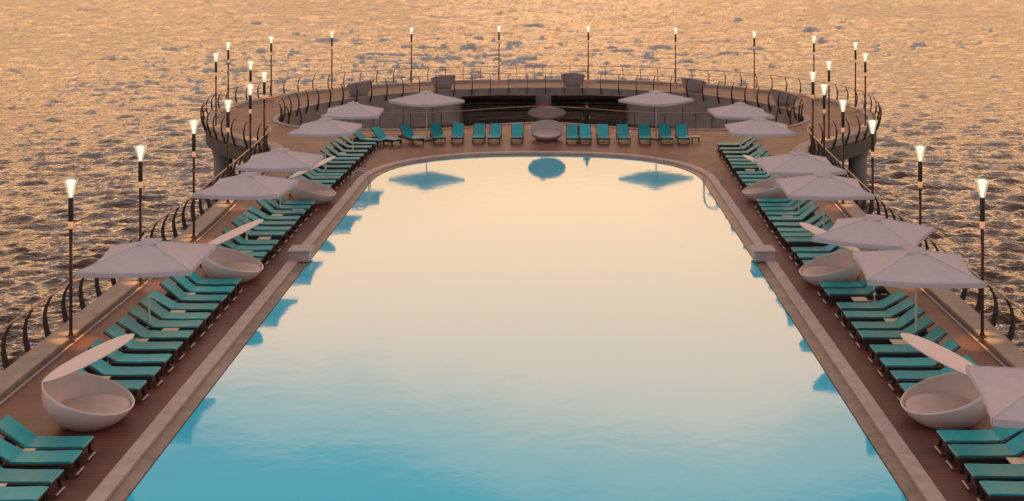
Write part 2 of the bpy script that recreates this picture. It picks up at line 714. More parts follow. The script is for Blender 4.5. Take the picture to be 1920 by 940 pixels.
# kerb round the outer edge
kin = offset(OUTLINE, 0.62)
kou = offset(OUTLINE, -0.06)
k = MB()
k.strip([[(b[0], b[1], -0.25), (b[0], b[1], 0.15), (b[0] * .97 + a[0] * .03, b[1] * .97 + a[1] * .03, 0.18),
          (a[0] * .97 + b[0] * .03, a[1] * .97 + b[1] * .03, 0.18), (a[0], a[1], 0.15), (a[0], a[1], -0.002)]
         for a, b in zip(kin, kou)])
k.build('kerb', M['kerb'], kind='structure', smooth=True, angle=30)
# inset drain line beside the kerb
kd0, kd1 = offset(OUTLINE, 0.66), offset(OUTLINE, 0.74)
k = MB()
k.strip([[(a[0], a[1], 0.03), (b[0], b[1], 0.03), (b[0], b[1], -0.01)] for a, b in zip(kd0, kd1)])
k.build('kerb_trim', M['coping'], kind='structure')

# pool: coping, lower gutter, water, basin wall
c0, c1, c2 = offset(POOL, -0.70), offset(POOL, -0.34), offset(POOL, -0.02)
k = MB()
k.strip([[(a[0], a[1], -0.01), (a[0], a[1], 0.055), (a[0] * .95 + b[0] * .05, a[1] * .95 + b[1] * .05, 0.07),
          (b[0] * .95 + a[0] * .05, b[1] * .95 + a[1] * .05, 0.07), (b[0], b[1], 0.055), (b[0], b[1], -0.06)]
         for a, b in zip(c0, c1)])
k.build('pool_coping', M['coping'], kind='structure', smooth=True, angle=30)
k = MB()
k.strip([[(a[0], a[1], -0.02), (b[0], b[1], -0.035), (c[0], c[1], -0.6)] for a, b, c in zip(c1, c2, POOL)])
k.build('pool_gutter', M['gutter'], kind='structure')
k = MB()
k.add(*fill([POOL], -0.06))
k.build('pool_water', M['pool'], kind='structure')

# sunken terrace behind the deck
k = MB()
k.add(*fill([PIT], -3.25))
k.build('terrace_floor', M['room'], kind='structure')
k = MB()
fr = [p for p in (list(reversed(cor)))]
fp = [(-x, y) for x, y in cor][::-1]
front_line = [(-x, y) for x, y in reversed(cor)] + PITF + cor
k.strip([[(x, y, -0.003), (x, y, -3.25)] for x, y in front_line])
k.build('retaining_wall', M['concrete'], kind='structure', smooth=True)

# rim along the terrace edge (pale, slightly raised)
pit_o = offset(PIT, -0.32, True)
k = MB()
k.strip([[(a[0], a[1], -0.3), (a[0], a[1], 0.05), (b[0], b[1], 0.05), (b[0], b[1], -0.002)] for a, b in zip(PIT, pit_o)], closed=True)
k.build('terrace_rim', M['kerb'], kind='structure')

# curved back wall of the sunken terrace, with two bar openings
root = thing('curved_wall', (PITC[0], PITC[1], -3.25))
tag(root, 'curved grey concrete wall under the promenade with two dark bar openings', 'wall')
WR = PITR - 0.02


def wall_arc(mb, x0, x1, z0, z1, r=WR, n=24):
    a0, a1 = math.acos(max(-1, min(1, x0 / r))), math.acos(max(-1, min(1, x1 / r)))
    rows = []
    for i in range(n + 1):
        a = a0 + (a1 - a0) * i / n
        rows.append([(r * math.cos(a), r * math.sin(a), z0 + 3.25), (r * math.cos(a), r * math.sin(a), z1 + 3.25)])
    mb.strip(rows)
    return rows


w_ = MB()
OPEN = [(-6.25, -0.55), (0.62, 6.4)]
zt, zb = -0.52, -2.55
wall_arc(w_, -WR, -6.25, -2.62, -0.003, n=40)
wall_arc(w_, -6.25, 6.4, zt, -0.003, n=40)
wall_arc(w_, 6.4, WR, -2.62, -0.003, n=40)
wall_arc(w_, -0.55, 0.62, -3.25, zt, n=4)
for x in (-6.25, -0.55, 0.62, 6.4):        # reveals
    y = math.sqrt(WR * WR - x * x)
    w_.strip([[(x, y, 0), (x, y, zt + 3.25)], [(x, y + 0.5, 0), (x, y + 0.5, zt + 3.25)]])
w_.build('wall_face', M['concrete'], root, smooth=True)
w_ = MB()
wall_arc(w_, -WR, -6.25, -3.25, -2.62, r=WR + 0.35, n=40)
wall_arc(w_, 6.4, WR, -3.25, -2.62, r=WR + 0.35, n=40)
w_.build('plinth_recess', M['room'], root, smooth=True)
for x0, x1 in OPEN:
    b = MB()
    ya, yb = 15.4, 18.8
    z0, z1 = 0.0, zt + 3.25
    b.add([(x0, ya, z0), (x1, ya, z0), (x1, yb, z0), (x0, yb, z0), (x0, ya, z1 + .02), (x1, ya, z1 + .02), (x1, yb, z1 + .02), (x0, yb, z1 + .02)],
          [(0, 1, 2, 3), (3, 2, 6, 7), (0, 3, 7, 4), (1, 5, 6, 2)])
    b.add([(x0, 17.4 if abs(x0 + x1) > 1e9 else ya + 1.0, z1 + .02), (x1, ya + 1.0, z1 + .02), (x1, yb, z1 + .02), (x0, yb, z1 + .02)], [(3, 2, 1, 0)])
    b.build('bar_recess', M['room'], root)
    c_ = MB().rbox(((x0 + x1) / 2, 16.9, 0.92), (abs(x1 - x0) - 1.2, 0.7, 0.06), 0.01)
    ct = c_.build('counter_top', M['counter_top'], root)
    c_ = MB().rbox(((x0 + x1) / 2, 17.0, 0.445), (abs(x1 - x0) - 1.5, 0.5, 0.88), 0.01)
    for i in range(6):
        xx = x0 + 0.95 + (x1 - x0 - 1.9) * i / 5
        c_.rbox((xx, 16.73, 0.45), (0.06, 0.04, 0.8), 0.008)
    c_.build('bar_counter', M['counter'], root)
    sh = MB()
    for zz in (1.3, 1.75, 2.2):
        sh.rbox(((x0 + x1) / 2, 18.55, zz), (abs(x1 - x0) - 0.8, 0.35, 0.04), 0.006)
    for i in range(26):
        xx = x0 + 0.7 + (x1 - x0 - 1.4) * i / 25
        zz = (1.32, 1.77)[i % 2]
        sh.lathe([(0.035, 0), (0.037, 0.18), (0.014, 0.23), (0.014, 0.3)], 8, (xx, 18.5, zz))
    sh.build('back_shelf', M['counter'], root)
# slim pilasters on the wall
for i, x in enumerate([-15.6, -14.2, -12.4, -10.4, -8.3, 8.4, 10.4, 12.4, 14.2, 15.6]):
    y = math.sqrt(WR * WR - x * x)
    an = math.atan2(y, x)
    rot = Matrix.Rotation(an, 3, 'Z')
    pb = MB().rbox((x - 0.05 * math.cos(an), y - 0.05 * math.sin(an), 1.45), (0.14, 0.16, 1.6), 0.01, rot)
    pb.build('pilaster', M['concrete'], root)

# pillars under the ring
pil = []
for an in (204.5, 335.5, 232, 308, 180, 0, 152, 28, 122, 58, 90):
    r_ = 20.75 if an in (204.5, 335.5) else 19.6
    p = MB().lathe([(0.54, -4.2), (0.54, 2.75), (0.58, 2.95), (0.66, 3.25)], 24)
    o = p.build('concrete_pillar', M['concrete'], loc=(RC[0] + r_ * math.cos(R(an)), RC[1] + r_ * math.sin(R(an)), -4.4), smooth=True)
    pil.append(o)
    side = {204.5: 'at its near left side', 335.5: 'at its near right side'}.get(an)
    tag(o, f'round concrete pillar holding up the ring promenade over the sea {side}' if side
        else 'round concrete pillar under the ring promenade, hidden from above', 'pillar', 'pillars under the ring promenade')
    if not side:
        bpy.data.objects.remove(o)

# ------------------------------------------------------------------ sea
NU, ZS = 1150, -4.0
ys = [12.0]
while ys[-1] < 420:
    y = ys[-1]
    ys.append(y + max(0.06, y * y / (15 * 1280) * 0.6))
while ys[-1] < 50000:
    ys.append(ys[-1] * 1.12)
ys = np.array(ys)
us = np.linspace(-0.66, 0.60, NU)
Yg = np.repeat(ys[:, None], NU, 1)
Xg = CAMX + us[None, :] * Yg
dY = np.gradient(ys)[:, None]
dX = ys[:, None] * (us[1] - us[0])
Zg = np.zeros_like(Yg)
NW = 160
for i in range(NW):
    lam = 0.30 * (2.8 / 0.30) ** rng.random()
    th = -PI / 2 + R(8) + rng.normal(0, R(20))
    kx, ky = 2 * PI / lam * math.cos(th), 2 * PI / lam * math.sin(th)
    amp = 0.0068 * lam ** 0.92 * (0.5 + rng.random())
    samp = np.maximum(dY * abs(ky), dX * abs(kx)) / PI
    att = np.clip(1.6 - samp * 1.6, 0.65, 1)
    if lam > 1.2:                      # the longer waves run farther out, the pier keeps the near water short
        att = att * (0.16 + 0.84 * np.clip((Yg - 13 * lam) / (22 * lam), 0, 1))
    ph = kx * Xg + ky * Yg + rng.random() * 2 * PI
    Zg += amp * att * (np.exp(1.1 * np.sin(ph)) - 1.3)
# farther out: long-crested wind waves
for i in range(46):
    lam = 2.6 * (7.5 / 2.6) ** rng.random()
    th = -PI / 2 + R(5) + rng.normal(0, R(13))
    kx, ky = 2 * PI / lam * math.cos(th), 2 * PI / lam * math.sin(th)
    ph = kx * Xg + ky * Yg + rng.random() * 2 * PI
    wgt = np.clip((Yg - 16 * lam) / (26 * lam), 0, 1) * np.clip(2.0 - dY * abs(ky) / PI * 1.2, 0.5, 1)
    Zg += 0.0020 * lam * wgt * (np.exp(1.1 * np.sin(ph)) - 1.3)
# short wind chop far out, about two metres along each crest
nz_ = np.zeros_like(Zg)
for r_ in range(len(ys)):
    if ys[r_] < 60 or ys[r_] > 460:
        continue
    x0_, x1_ = Xg[r_, 0], Xg[r_, -1]
    for wl, am in ((2.6, 0.65), (6.5, 0.75)):
        kn = np.arange(x0_ - wl, x1_ + 2 * wl, wl)
        nz_[r_] += am * np.interp(Xg[r_] + rng.random() * wl, kn, rng.normal(0, 1, len(kn)))
nz_[1:-1] = 0.22 * nz_[:-2] + 0.56 * nz_[1:-1] + 0.22 * nz_[2:]
Zg += 0.17 * dY * nz_ * np.clip((Yg - 70) / 110, 0, 1)
# wind gusts: patches of rougher and calmer water
g = 0.85 + 0.3 * np.sin(Xg / 23 + 1.2 * np.sin(Yg / 41)) * np.sin(Yg / 37 + 0.8 * np.sin(Xg / 31))
Zg = Zg * g * (1 + np.clip((Yg - 70) / 260, 0, 0.4)) + ZS
nv = Zg.size
co = np.stack([Xg, Yg, Zg], -1).reshape(-1, 3).astype(np.float32)
idx = np.arange(nv).reshape(Zg.shape)
q = np.stack([idx[:-1, :-1], idx[:-1, 1:], idx[1:, 1:], idx[1:, :-1]], -1).reshape(-1, 4)
# calm skirt far to the sides and behind, so no edge shows from elsewhere
ex = np.array([[-60000, -60000, ZS - 0.9], [60000, -60000, ZS - 0.9], [60000, 60000, ZS - 0.9], [-60000, 60000, ZS - 0.9]], np.float32)
co = np.vstack([co, ex])
q = np.vstack([q, [[nv, nv + 1, nv + 2, nv + 3]]])
me = bpy.data.meshes.new('sea')
me.vertices.add(len(co))
me.vertices.foreach_set('co', co.ravel())
me.loops.add(q.size)
me.loops.foreach_set('vertex_index', q.ravel().astype(np.int32))
me.polygons.add(len(q))
me.polygons.foreach_set('loop_start', np.arange(0, q.size, 4, dtype=np.int32))
me.polygons.foreach_set('use_smooth', np.ones(len(q), bool))
me.materials.append(M['sea'])
me.update(calc_edges=True)
sea = bpy.data.objects.new('sea', me)
COL.objects.link(sea)
sea['kind'] = 'structure'

# ------------------------------------------------------------------ railings


def resample(pts, step, start=0.0):
    P = [Vector((p[0], p[1])) for p in pts]
    L = [0.0]
    for a, b in zip(P, P[1:]):
        L.append(L[-1] + (b - a).length)
    res, s_, i = [], start, 0
    while s_ < L[-1]:
        while L[i + 1] < s_:
            i += 1
        t = (s_ - L[i]) / (L[i + 1] - L[i])
        p = P[i].lerp(P[i + 1], t)
        d = (P[i + 1] - P[i]).normalized()
        res.append((p, d))
        s_ += step
    return res


def fin_mesh(mb, prof, n_out, base, tang, wd):
    """curved flat bar: prof = (outward, z, half depth) seen from the side"""
    rows = []
    for j, (o_, z, h) in enumerate(prof):
        a = prof[max(j - 1, 0)]
        b = prof[min(j + 1, len(prof) - 1)]
        t = Vector((b[0] - a[0], b[1] - a[1])).normalized()
        nx, nz = t.y, -t.x
        row = []
        for s1, s2 in ((1, 1), (1, -1), (-1, -1), (-1, 1), (1, 1)):
            oo, zz = o_ + nx * h * s1, z + nz * h * s1
            row.append((base.x + n_out.x * oo + tang.x * wd * s2, base.y + n_out.y * oo + tang.y * wd * s2, zz))
        rows.append(row)
    mb.strip(rows)
    return mb


FIN = [(0.02, -0.35, 0.085), (0.10, -0.10, 0.085), (0.20, 0.15, 0.078), (0.26, 0.42, 0.066), (0.27, 0.68, 0.052), (0.22, 0.92, 0.040), (0.10, 1.14, 0.028), (0.04, 1.22, 0.022)]


def railing(name, label, pts, out_sign, step, start, prof=FIN, fin_w=0.02, cables=4, top_r=0.03, closed=False):
    root_ = thing(name, (pts[len(pts) // 2][0], pts[len(pts) // 2][1], 0))
    tag(root_, label, 'railing')
    off = Vector((root_.location.x, root_.location.y))
    for p, d in resample(pts, step, start):
        n_out = Vector((-d.y, d.x)) * out_sign
        mb = MB()
        fin_mesh(mb, prof, n_out, p - off, d, fin_w)
        mb.build('post', M['railmetal'], root_, smooth=True)
    dense = resample(pts, 0.45, 0.0)

    def line(o_, z, r_, nm, m_):
        pp = []
        for p, d in dense:
            n_out = Vector((-d.y, d.x)) * out_sign
            q_ = p - off + n_out * o_
            pp.append((q_.x, q_.y, z))
        MB().tube(pp, r_, 6).build(nm, m_, root_, smooth=True)
    e = prof[-1]
    line(e[0], e[1] + top_r * 0.7, top_r, 'top_rail', M['railtop'])
    for c_i in range(cables):
        f_ = (c_i + 1) / (cables + 1)
        z = 0.1 + (prof[-1][1] - 0.1) * f_
        o_ = np.interp(z, [p[1] for p in prof], [p[0] for p in prof])
        line(o_, z, 0.006, 'cable', M['cable'])
    return root_


EDGE = offset(OUTLINE, -0.02)
nL = len(LS)
left_line = EDGE[:nL - 2]
ring_line = EDGE[nL - 3:len(EDGE) - nL + 3]
right_line = EDGE[len(EDGE) - nL + 2:]
railing('metal_railing', 'bronze railing of curved posts along the left sea edge', left_line, 1, 1.36, 18.35)
railing('metal_railing', 'bronze railing of curved posts along the right sea edge', right_line, 1, 1.36, 0.6)
railing('metal_railing', "bronze railing around the ring promenade's outer edge above the sea", ring_line, 1, 1.45, 0.7, [(o_, z_, h_ * 0.72) for o_, z_, h_ in FIN], 0.018, 4, 0.025)
FIN_IN = [(0.02, -0.42, 0.07), (0.10, -0.2, 0.07), (0.18, 0.05, 0.062), (0.21, 0.35, 0.052), (0.20, 0.62, 0.042), (0.14, 0.88, 0.034), (0.04, 1.08, 0.024), (-0.02, 1.15, 0.02)]
inner = list(reversed(cor[4:])) [::-1] + PITB + [(-x, y) for x, y in reversed(cor[4:])]
railing('metal_railing', "bronze railing around the ring's inner edge above the sunken terrace", inner, -1, 1.45, 0.5, FIN_IN, 0.02, 4, 0.022)
front_rail = [(-x, y) for x, y in reversed(cor[:3])] + PITF + cor[:3]
FIN_F = [(-0.10, 0.05, 0.03), (-0.04, 0.3, 0.028), (0.0, 0.6, 0.026), (-0.03, 0.85, 0.022), (-0.08, 1.0, 0.02)]
railing('metal_railing', 'low steel railing behind the back row of loungers at the terrace edge', front_rail, -1, 1.85, 0.3, FIN_F, 0.02, 2, 0.026)

# ------------------------------------------------------------------ lamp posts


def make_lamp():
    t = thing('lamp_post')
    MB().lathe([(0.13, 0), (0.13, 0.025), (0.07, 0.04), (0.055, 0.12)], 16).build('base_flange', M['lamppole'], t, smooth=True)
    MB().lathe([(0.046, 0.02), (0.046, 3.0)], 14).build('pole', M['lamppole'], t, smooth=True)
    MB().lathe([(0.050, 3.0), (0.066, 3.03), (0.066, 3.16), (0.055, 3.2)], 16).build('light_ring', M['ring'], t, smooth=True)
    MB().lathe([(0.06, 3.2), (0.070, 3.22), (0.070, 3.82), (0.06, 3.86)], 16).build('lamp_can', M['lampcan'], t, smooth=True)
    g_ = MB()
    n = 20
    prof = [(0.07, 3.86), (0.105, 4.0), (0.15, 4.2), (0.21, 4.37)]
    vs, fs = [], []
    for r_, z in prof:
        for k_ in range(n):
            a = 2 * PI * k_ / n
            vs.append((r_ * math.cos(a), r_ * math.sin(a), z))
    for i in range(len(prof) - 1):
        for k_ in range(n):
            fs.append((i * n + k_, i * n + (k_ + 1) % n, i * n + n + (k_ + 1) % n, i * n + n + k_))
    g_.add(vs, fs).build('glass_shade', M['glass'], t, smooth=True)
    MB().lathe([(0.03, 3.87), (0.05, 4.0), (0.085, 4.18), (0.125, 4.32), (0.08, 4.35), (0.015, 4.355)], 14).build('flame', M['flame'], t, smooth=True)
    ld = bpy.data.lights.new('downlight', 'SPOT')
    ld.energy = 520
    ld.color = (1.0, 0.50, 0.16)
    ld.spot_size = R(32)
    ld.spot_blend = 0.7
    ld.shadow_soft_size = 0.05
    lo = bpy.data.objects.new('downlight', ld)
    COL.objects.link(lo)
    lo.parent = t
    lo.location = (0.14, 0, 2.88)
    return t


lamp0 = make_lamp()
KERB = [(12.64, 35.5), (12.64, 41.5), (12.62, 47.6), (12.95, 53.9), (13.45, 60.0), (14.1, 65.8)]
RING = [(16.3, 72.15), (19.9, 77.3), (21.4, 86.3), (19.75, 92.4), (15.9, 97.4), (10.55, 101.9), (3.65, 104.2)]
first = True
for sgn, side in ((-1, 'left'), (1, 'right')):
    for i, (x, y) in enumerate(KERB):
        o = lamp0 if first else dup(lamp0)
        first = False
        o.location = (sgn * x, y, 0.178)
        o.rotation_euler.z = PI if sgn > 0 else 0
        tag(o, f'lit torch lamp post on the {side} deck kerb, {ORD[i + 1]} from the camera', 'lamp post', 'lit lamp posts around the pier')
    for i, (x, y) in enumerate(RING):
        o = dup(lamp0)
        # keep it on the kerb of the ring
        v = Vector((sgn * x - RC[0], y - RC[1]))
        if i:
            v = v / math.hypot(v.x / RA, v.y / RB)
            v = v * (1 - 0.40 / v.length)
        o.location = (RC[0] + v.x, RC[1] + v.y, 0.178)
        o.rotation_euler.z = math.atan2(-v.y, -v.x)
        tag(o, f'lit torch lamp post on the ring promenade, {ORD[i + 1]} from its {side} end', 'lamp post', 'lit lamp posts around the pier')

# ------------------------------------------------------------------ parasols


def canopy_mesh(half, zap, zev, val, n=14, m=10):
    cv = MB()
    corners = [(-half, -half), (half, -half), (half, half), (-half, half)]
    for s_ in range(4):
        a, b = Vector(corners[s_]), Vector(corners[(s_ + 1) % 4])
        nrm = (a + b).normalized()
        rows = []
        for j in range(m + 1):
            r_ = 0.06 + 0.94 * j / m
            row = []
            for i in range(n + 1):
                t = i / n
                p = a.lerp(b, t) * r_
                sag = math.sin(PI * t)
                p = p - nrm * 0.09 * sag * r_ ** 2
                z = zap - (zap - zev) * (r_ ** 0.93) - 0.105 * sag * r_ * (1 - 0.30 * r_) + 0.012 * math.sin(6 * PI * t) * r_ * (1 - r_) * 2
                row.append((p.x, p.y, z))
            rows.append(row)
        # valance
        e = rows[-1]
        for d, o_ in ((0.01, 0.012), (val * 0.5, 0.018), (val, 0.008)):
            row = []
            for i, p in enumerate(e):
                t = i / n
                wv = 0.012 * math.sin(t * 9 * PI)
                row.append((p[0] + nrm.x * (o_ + wv * d / val), p[1] + nrm.y * (o_ + wv * d / val), p[2] - d * (1 - 0.10 * math.sin(PI * t))))
            rows.append(row)
        cv.strip(rows)
    return cv


def make_parasol():
    t = thing('square_parasol')
    half = 1.5
    cano = canopy_mesh(half, 2.74, 2.25, 0.15).build('canopy', M['canvas'], t, smooth=True, angle=25)
    for sx, sy in ((-1, -1), (1, -1), (1, 1), (-1, 1)):
        sm = MB().tube([(sx * half * r_, sy * half * r_, 2.74 - 0.49 * r_ ** 0.93 + 0.004) for r_ in (0.2, 0.4, 0.6, 0.8, 1.0)], 0.011, 5)
        sm.build('seam', M['canvas_seam'], cano, smooth=True)
    canopy_mesh(0.30, 2.80, 2.715, 0.025, 6, 4).build('vent_cap', M['canvas'], t, smooth=True, angle=25)
    MB().lathe([(0.03, 2.78), (0.032, 2.81), (0.02, 2.84), (0.005, 2.86)], 10).build('finial', M['polewhite'], t, smooth=True)
    MB().lathe([(0.032, 0.05), (0.032, 2.70)], 12).build('pole', M['polewhite'], t, smooth=True)
    for sx, sy in ((-1, -1), (1, -1), (1, 1), (-1, 1), (0, -1), (1, 0), (0, 1), (-1, 0)):
        e = Vector((sx, sy, 0)) * half
        pin = 0.99 if sx and sy else 0.93
        r_ = MB()
        dz = 0 if sx and sy else 0.10
        r_.tube([(e.x * 0.03, e.y * 0.03, 2.66), (e.x * 0.5, e.y * 0.5, 2.46 - dz * 0.8), (e.x * pin, e.y * pin, 2.225 - dz)], 0.012, 6)
        r_.tube([(e.x * 0.03, e.y * 0.03, 2.08), (e.x * 0.46, e.y * 0.46, 2.465 - dz * 0.7)], 0.009, 6)
        r_.build('rib', M['ribwood'], t, smooth=True)
    MB().lathe([(0.055, 2.02), (0.06, 2.06), (0.06, 2.12), (0.04, 2.15)], 12).build('hub', M['ribwood'], t, smooth=True)
    b = MB()
    for sx in (-1, 1):
        b.rbox((sx * 0.225, 0, 0.045), (0.42, 0.78, 0.08), 0.015)
    b.build('base_slab', M['base'], t)
    MB().lathe([(0.07, 0.03), (0.07, 0.1), (0.048, 0.12), (0.048, 0.42), (0.036, 0.44)], 14).build('pole_socket', M['polewhite'], t, smooth=True)
    return t


par0 = make_parasol()
PAR = [  # x, y, rotation, label
    (-10.62, 36.0, 2, 'white square parasol nearest the camera on the left deck'),
    (-10.42, 46.6, -3, 'white square parasol on the left deck, second from the camera'),
    (-10.38, 52.2, 1, 'white square parasol on the left deck, third from the camera'),
    (-10.18, 61.5, -2, 'white square parasol on the left deck, fourth from the camera'),
    (-9.85, 67.7, 3, 'white square parasol farthest back in the left deck row'),
    (-6.45, 72.9, 44, 'white parasol turned cornerwise behind the back row, left of the central daybed'),
    (6.65, 73.3, 49, 'white parasol turned cornerwise behind the back row, right of the central daybed'),
    (10.62, 67.5, 2, 'white square parasol farthest back in the right deck row'),
    (10.68, 61.5, -2, 'white square parasol on the right deck, sixth from the camera'),
    (10.62, 51.4, 3, 'white square parasol on the right deck, fifth from the camera'),
    (10.6, 46.6, -2, 'white square parasol on the right deck, fourth from the camera'),
    (10.57, 39.2, -27, 'white parasol turned askew on the right deck, its tip behind a squarer parasol'),
    (10.66, 35.0, -6, 'white square parasol on the right deck beside the nearest right daybed and its loungers'),
    (10.60, 25.0, -9, 'white parasol cut by the right edge of the photo, nearest the camera'),
]
PAR[12] = (10.66, 35.0, -6, 'white square parasol with full canopy in view, nearest the camera on the right deck')
for i, (x, y, rz, lab) in enumerate(PAR):
    o = par0 if i == 0 else dup(par0)
    o.location = (x, y, 0.002)
    o.rotation_euler = (R(random.uniform(-.6, .6)), R(random.uniform(-.6, .6)), R(rz))
    s_ = random.uniform(0.985, 1.02)
    o.scale = (s_, s_, 1)
    tag(o, lab, 'parasol', 'white parasols around the pool')

# ------------------------------------------------------------------ shell daybeds (open towards local +X)


def make_daybed(canopy=True, flare=False, low=False):
    t = thing('shell_daybed')
    n = 48
    zc, A, B = 0.74, 1.06, 0.86

    def rad(z):
        if flare:
            return 0.56 + 0.50 * min(1, z / 1.1) ** 0.75
        if z >= zc:
            return A + 0.02 * (z - zc)
        return A * math.sqrt(max(0, 1 - ((z - zc) / B) ** 2))
    sh = MB()
    rings = []
    th = 0.055
    nz = 12
    for k_ in range(n + 1):
        a = 2 * PI * k_ / n
        rim = (0.62 + 0.50 * ((1 - math.cos(a)) / 2)) if flare else (0.24 if low else 0.36) + (0.72 if low else 0.68) * ((1 - math.cos(a)) / 2) ** 1.15
        col_ = []
        for j in range(nz + 1):
            z = rim * (j / nz)
            r_ = rad(z)
            col_.append((r_ * math.cos(a), r_ * math.sin(a), z))
        r_ = rad(rim) - th / 2
        col_.append((r_ * math.cos(a), r_ * math.sin(a), rim + 0.02))
        for j in range(nz):
            z = rim - (rim - 0.22) * j / (nz - 1)
            r_ = rad(z) - th
            col_.append((r_ * math.cos(a), r_ * math.sin(a), z))
        rings.append(col_)
    sh.strip(rings)
    bt = [(rad(0) * math.cos(2 * PI * k_ / n), rad(0) * math.sin(2 * PI * k_ / n), 0.0) for k_ in range(n)]
    sh.add(bt, [tuple(range(n))])
    sh.build('shell', M['shellgrey' if flare else 'shell'], t, smooth=True, angle=60)
    rr = rad(0.3) - th - 0.01
    MB().lathe([(rr - 0.06, 0.2), (rr, 0.24), (rr + 0.01, 0.33), (rr - 0.03, 0.385), (rr - 0.12, 0.41), (0.3, 0.415), (0.02, 0.415)], 40).build('cushion', M['cushion'], t, smooth=True)
    if low:
        for c_ in t.children:
            if c_.name.startswith('cushion'):
                c_.rotation_euler.y = R(13)
                c_.scale = (0.88, 0.94, 0.9)
                c_.location = (-0.16, 0, 0.045)
    if canopy:
        # canopy lid hinged at the back rim, its free edge lifted over the opening
        d = MB()
        rc = 1.08
        prof = [(0.02, 0.045), (rc * 0.6, 0.042), (rc * 0.93, 0.028), (rc, 0.0), (rc * 0.985, -0.022), (rc * 0.93, -0.03), (rc * 0.6, -0.02), (0.02, -0.015)]
        d.lathe(list(reversed(prof)), 48)
        tilt = Matrix.Rotation(R(-24), 4, 'Y')
        mtx = Matrix.Translation((-1.02, 0, 1.05)) @ tilt @ Matrix.Translation((rc, 0, 0.03))
        d.v = [tuple(mtx @ Vector(p)) for p in d.v]
        d.build('canopy_lid', M['lid'], t, smooth=True, angle=50)
        for s_ in (-1, 1):
            h = MB()
            h.tube([(-0.98, s_ * 0.30, 0.86), (-1.0, s_ * 0.30, 1.0), (-0.86, s_ * 0.30, 1.10)], 0.022, 8)
            h.build('hinge', M['footbar'], t, smooth=True)
    return t


day0 = make_daybed(True)
DAY = [(-9.93, 29.55, 0, 'white egg-shaped shell daybed with raised lid, nearest the camera on the left'),
       (-9.78, 42.2, 0, 'white shell daybed with raised lid in the middle of the left deck'),
       (-9.55, 55.0, 0, 'white shell daybed with raised lid, farthest on the left deck'),
       (9.75, 29.6, PI, 'white shell daybed with raised lid, nearest the camera on the right'),
       (9.72, 41.7, PI, 'white shell daybed with raised lid in the middle of the right deck'),
       (9.9, 55.4, PI, 'white shell daybed with raised lid, farthest on the right deck'),
       (0.40, 73.0, -PI / 2, 'white shell daybed facing the pool in the centre of the back row')]
for i, (x, y, rz, lab) in enumerate(DAY):
    o = day0 if i == 0 else (dup(day0) if i < 6 else make_daybed(True, False, True))
    o.location = (x, y, 0.003)
    o.rotation_euler.z = rz
    tag(o, lab, 'daybed', 'shell daybeds around the pool')
open0 = make_daybed(False, True)
for i, (px_, py_) in enumerate([(670, 179), (834, 168), (1071, 166), (1311, 172), (1486, 196)]):
    o = open0 if i == 0 else dup(open0)
    p = at(px_, py_, 0.0)
    v = Vector((p.x - PITC[0], p.y - PITC[1]))
    v = v.normalized() * (PITR + 1.15)
    o.location = (PITC[0] + v.x, PITC[1] + v.y, 0.003)
    o.rotation_euler.z = math.atan2(v.y, v.x)
    tag(o, f'grey open shell daybed on the ring promenade facing the sea, {ORD[i + 1]} from the left', 'daybed', 'daybeds on the ring promenade')

# ------------------------------------------------------------------ sun loungers (foot at local +X)
FOLD, FOOT, HW = -0.24, 0.97, 0.30


def sling(mb, path, hw, th=0.035, n=8):
    """padded sheet following (x, z) points"""
    rows = []
    for j, (x, z) in enumerate(path):
        a, b = path[max(j - 1, 0)], path[min(j + 1, len(path) - 1)]
        t = Vector((b[0] - a[0], b[1] - a[1])).normalized()
        nx, nz = -t.y, t.x
        if nz < 0:
            nx, nz = -nx, -nz
        row = []
        for i in range(n + 1):
            u = -1 + 2 * i / n
            sag = -0.012 * (1 - u * u)
            row.append((x + nx * (th + sag), u * hw, z + nz * (th + sag)))
        for i in range(n + 1):
            u = 1 - 2 * i / n
            row.append((x, u * hw, z))
        row.append(row[0])
        rows.append(row)
    mb.strip(rows)
    k_ = len(rows[0]) - 1
    mb.add(rows[0][:-1], [tuple(range(k_))])
    mb.add(rows[-1][:-1], [tuple(reversed(range(k_)))])
    return mb


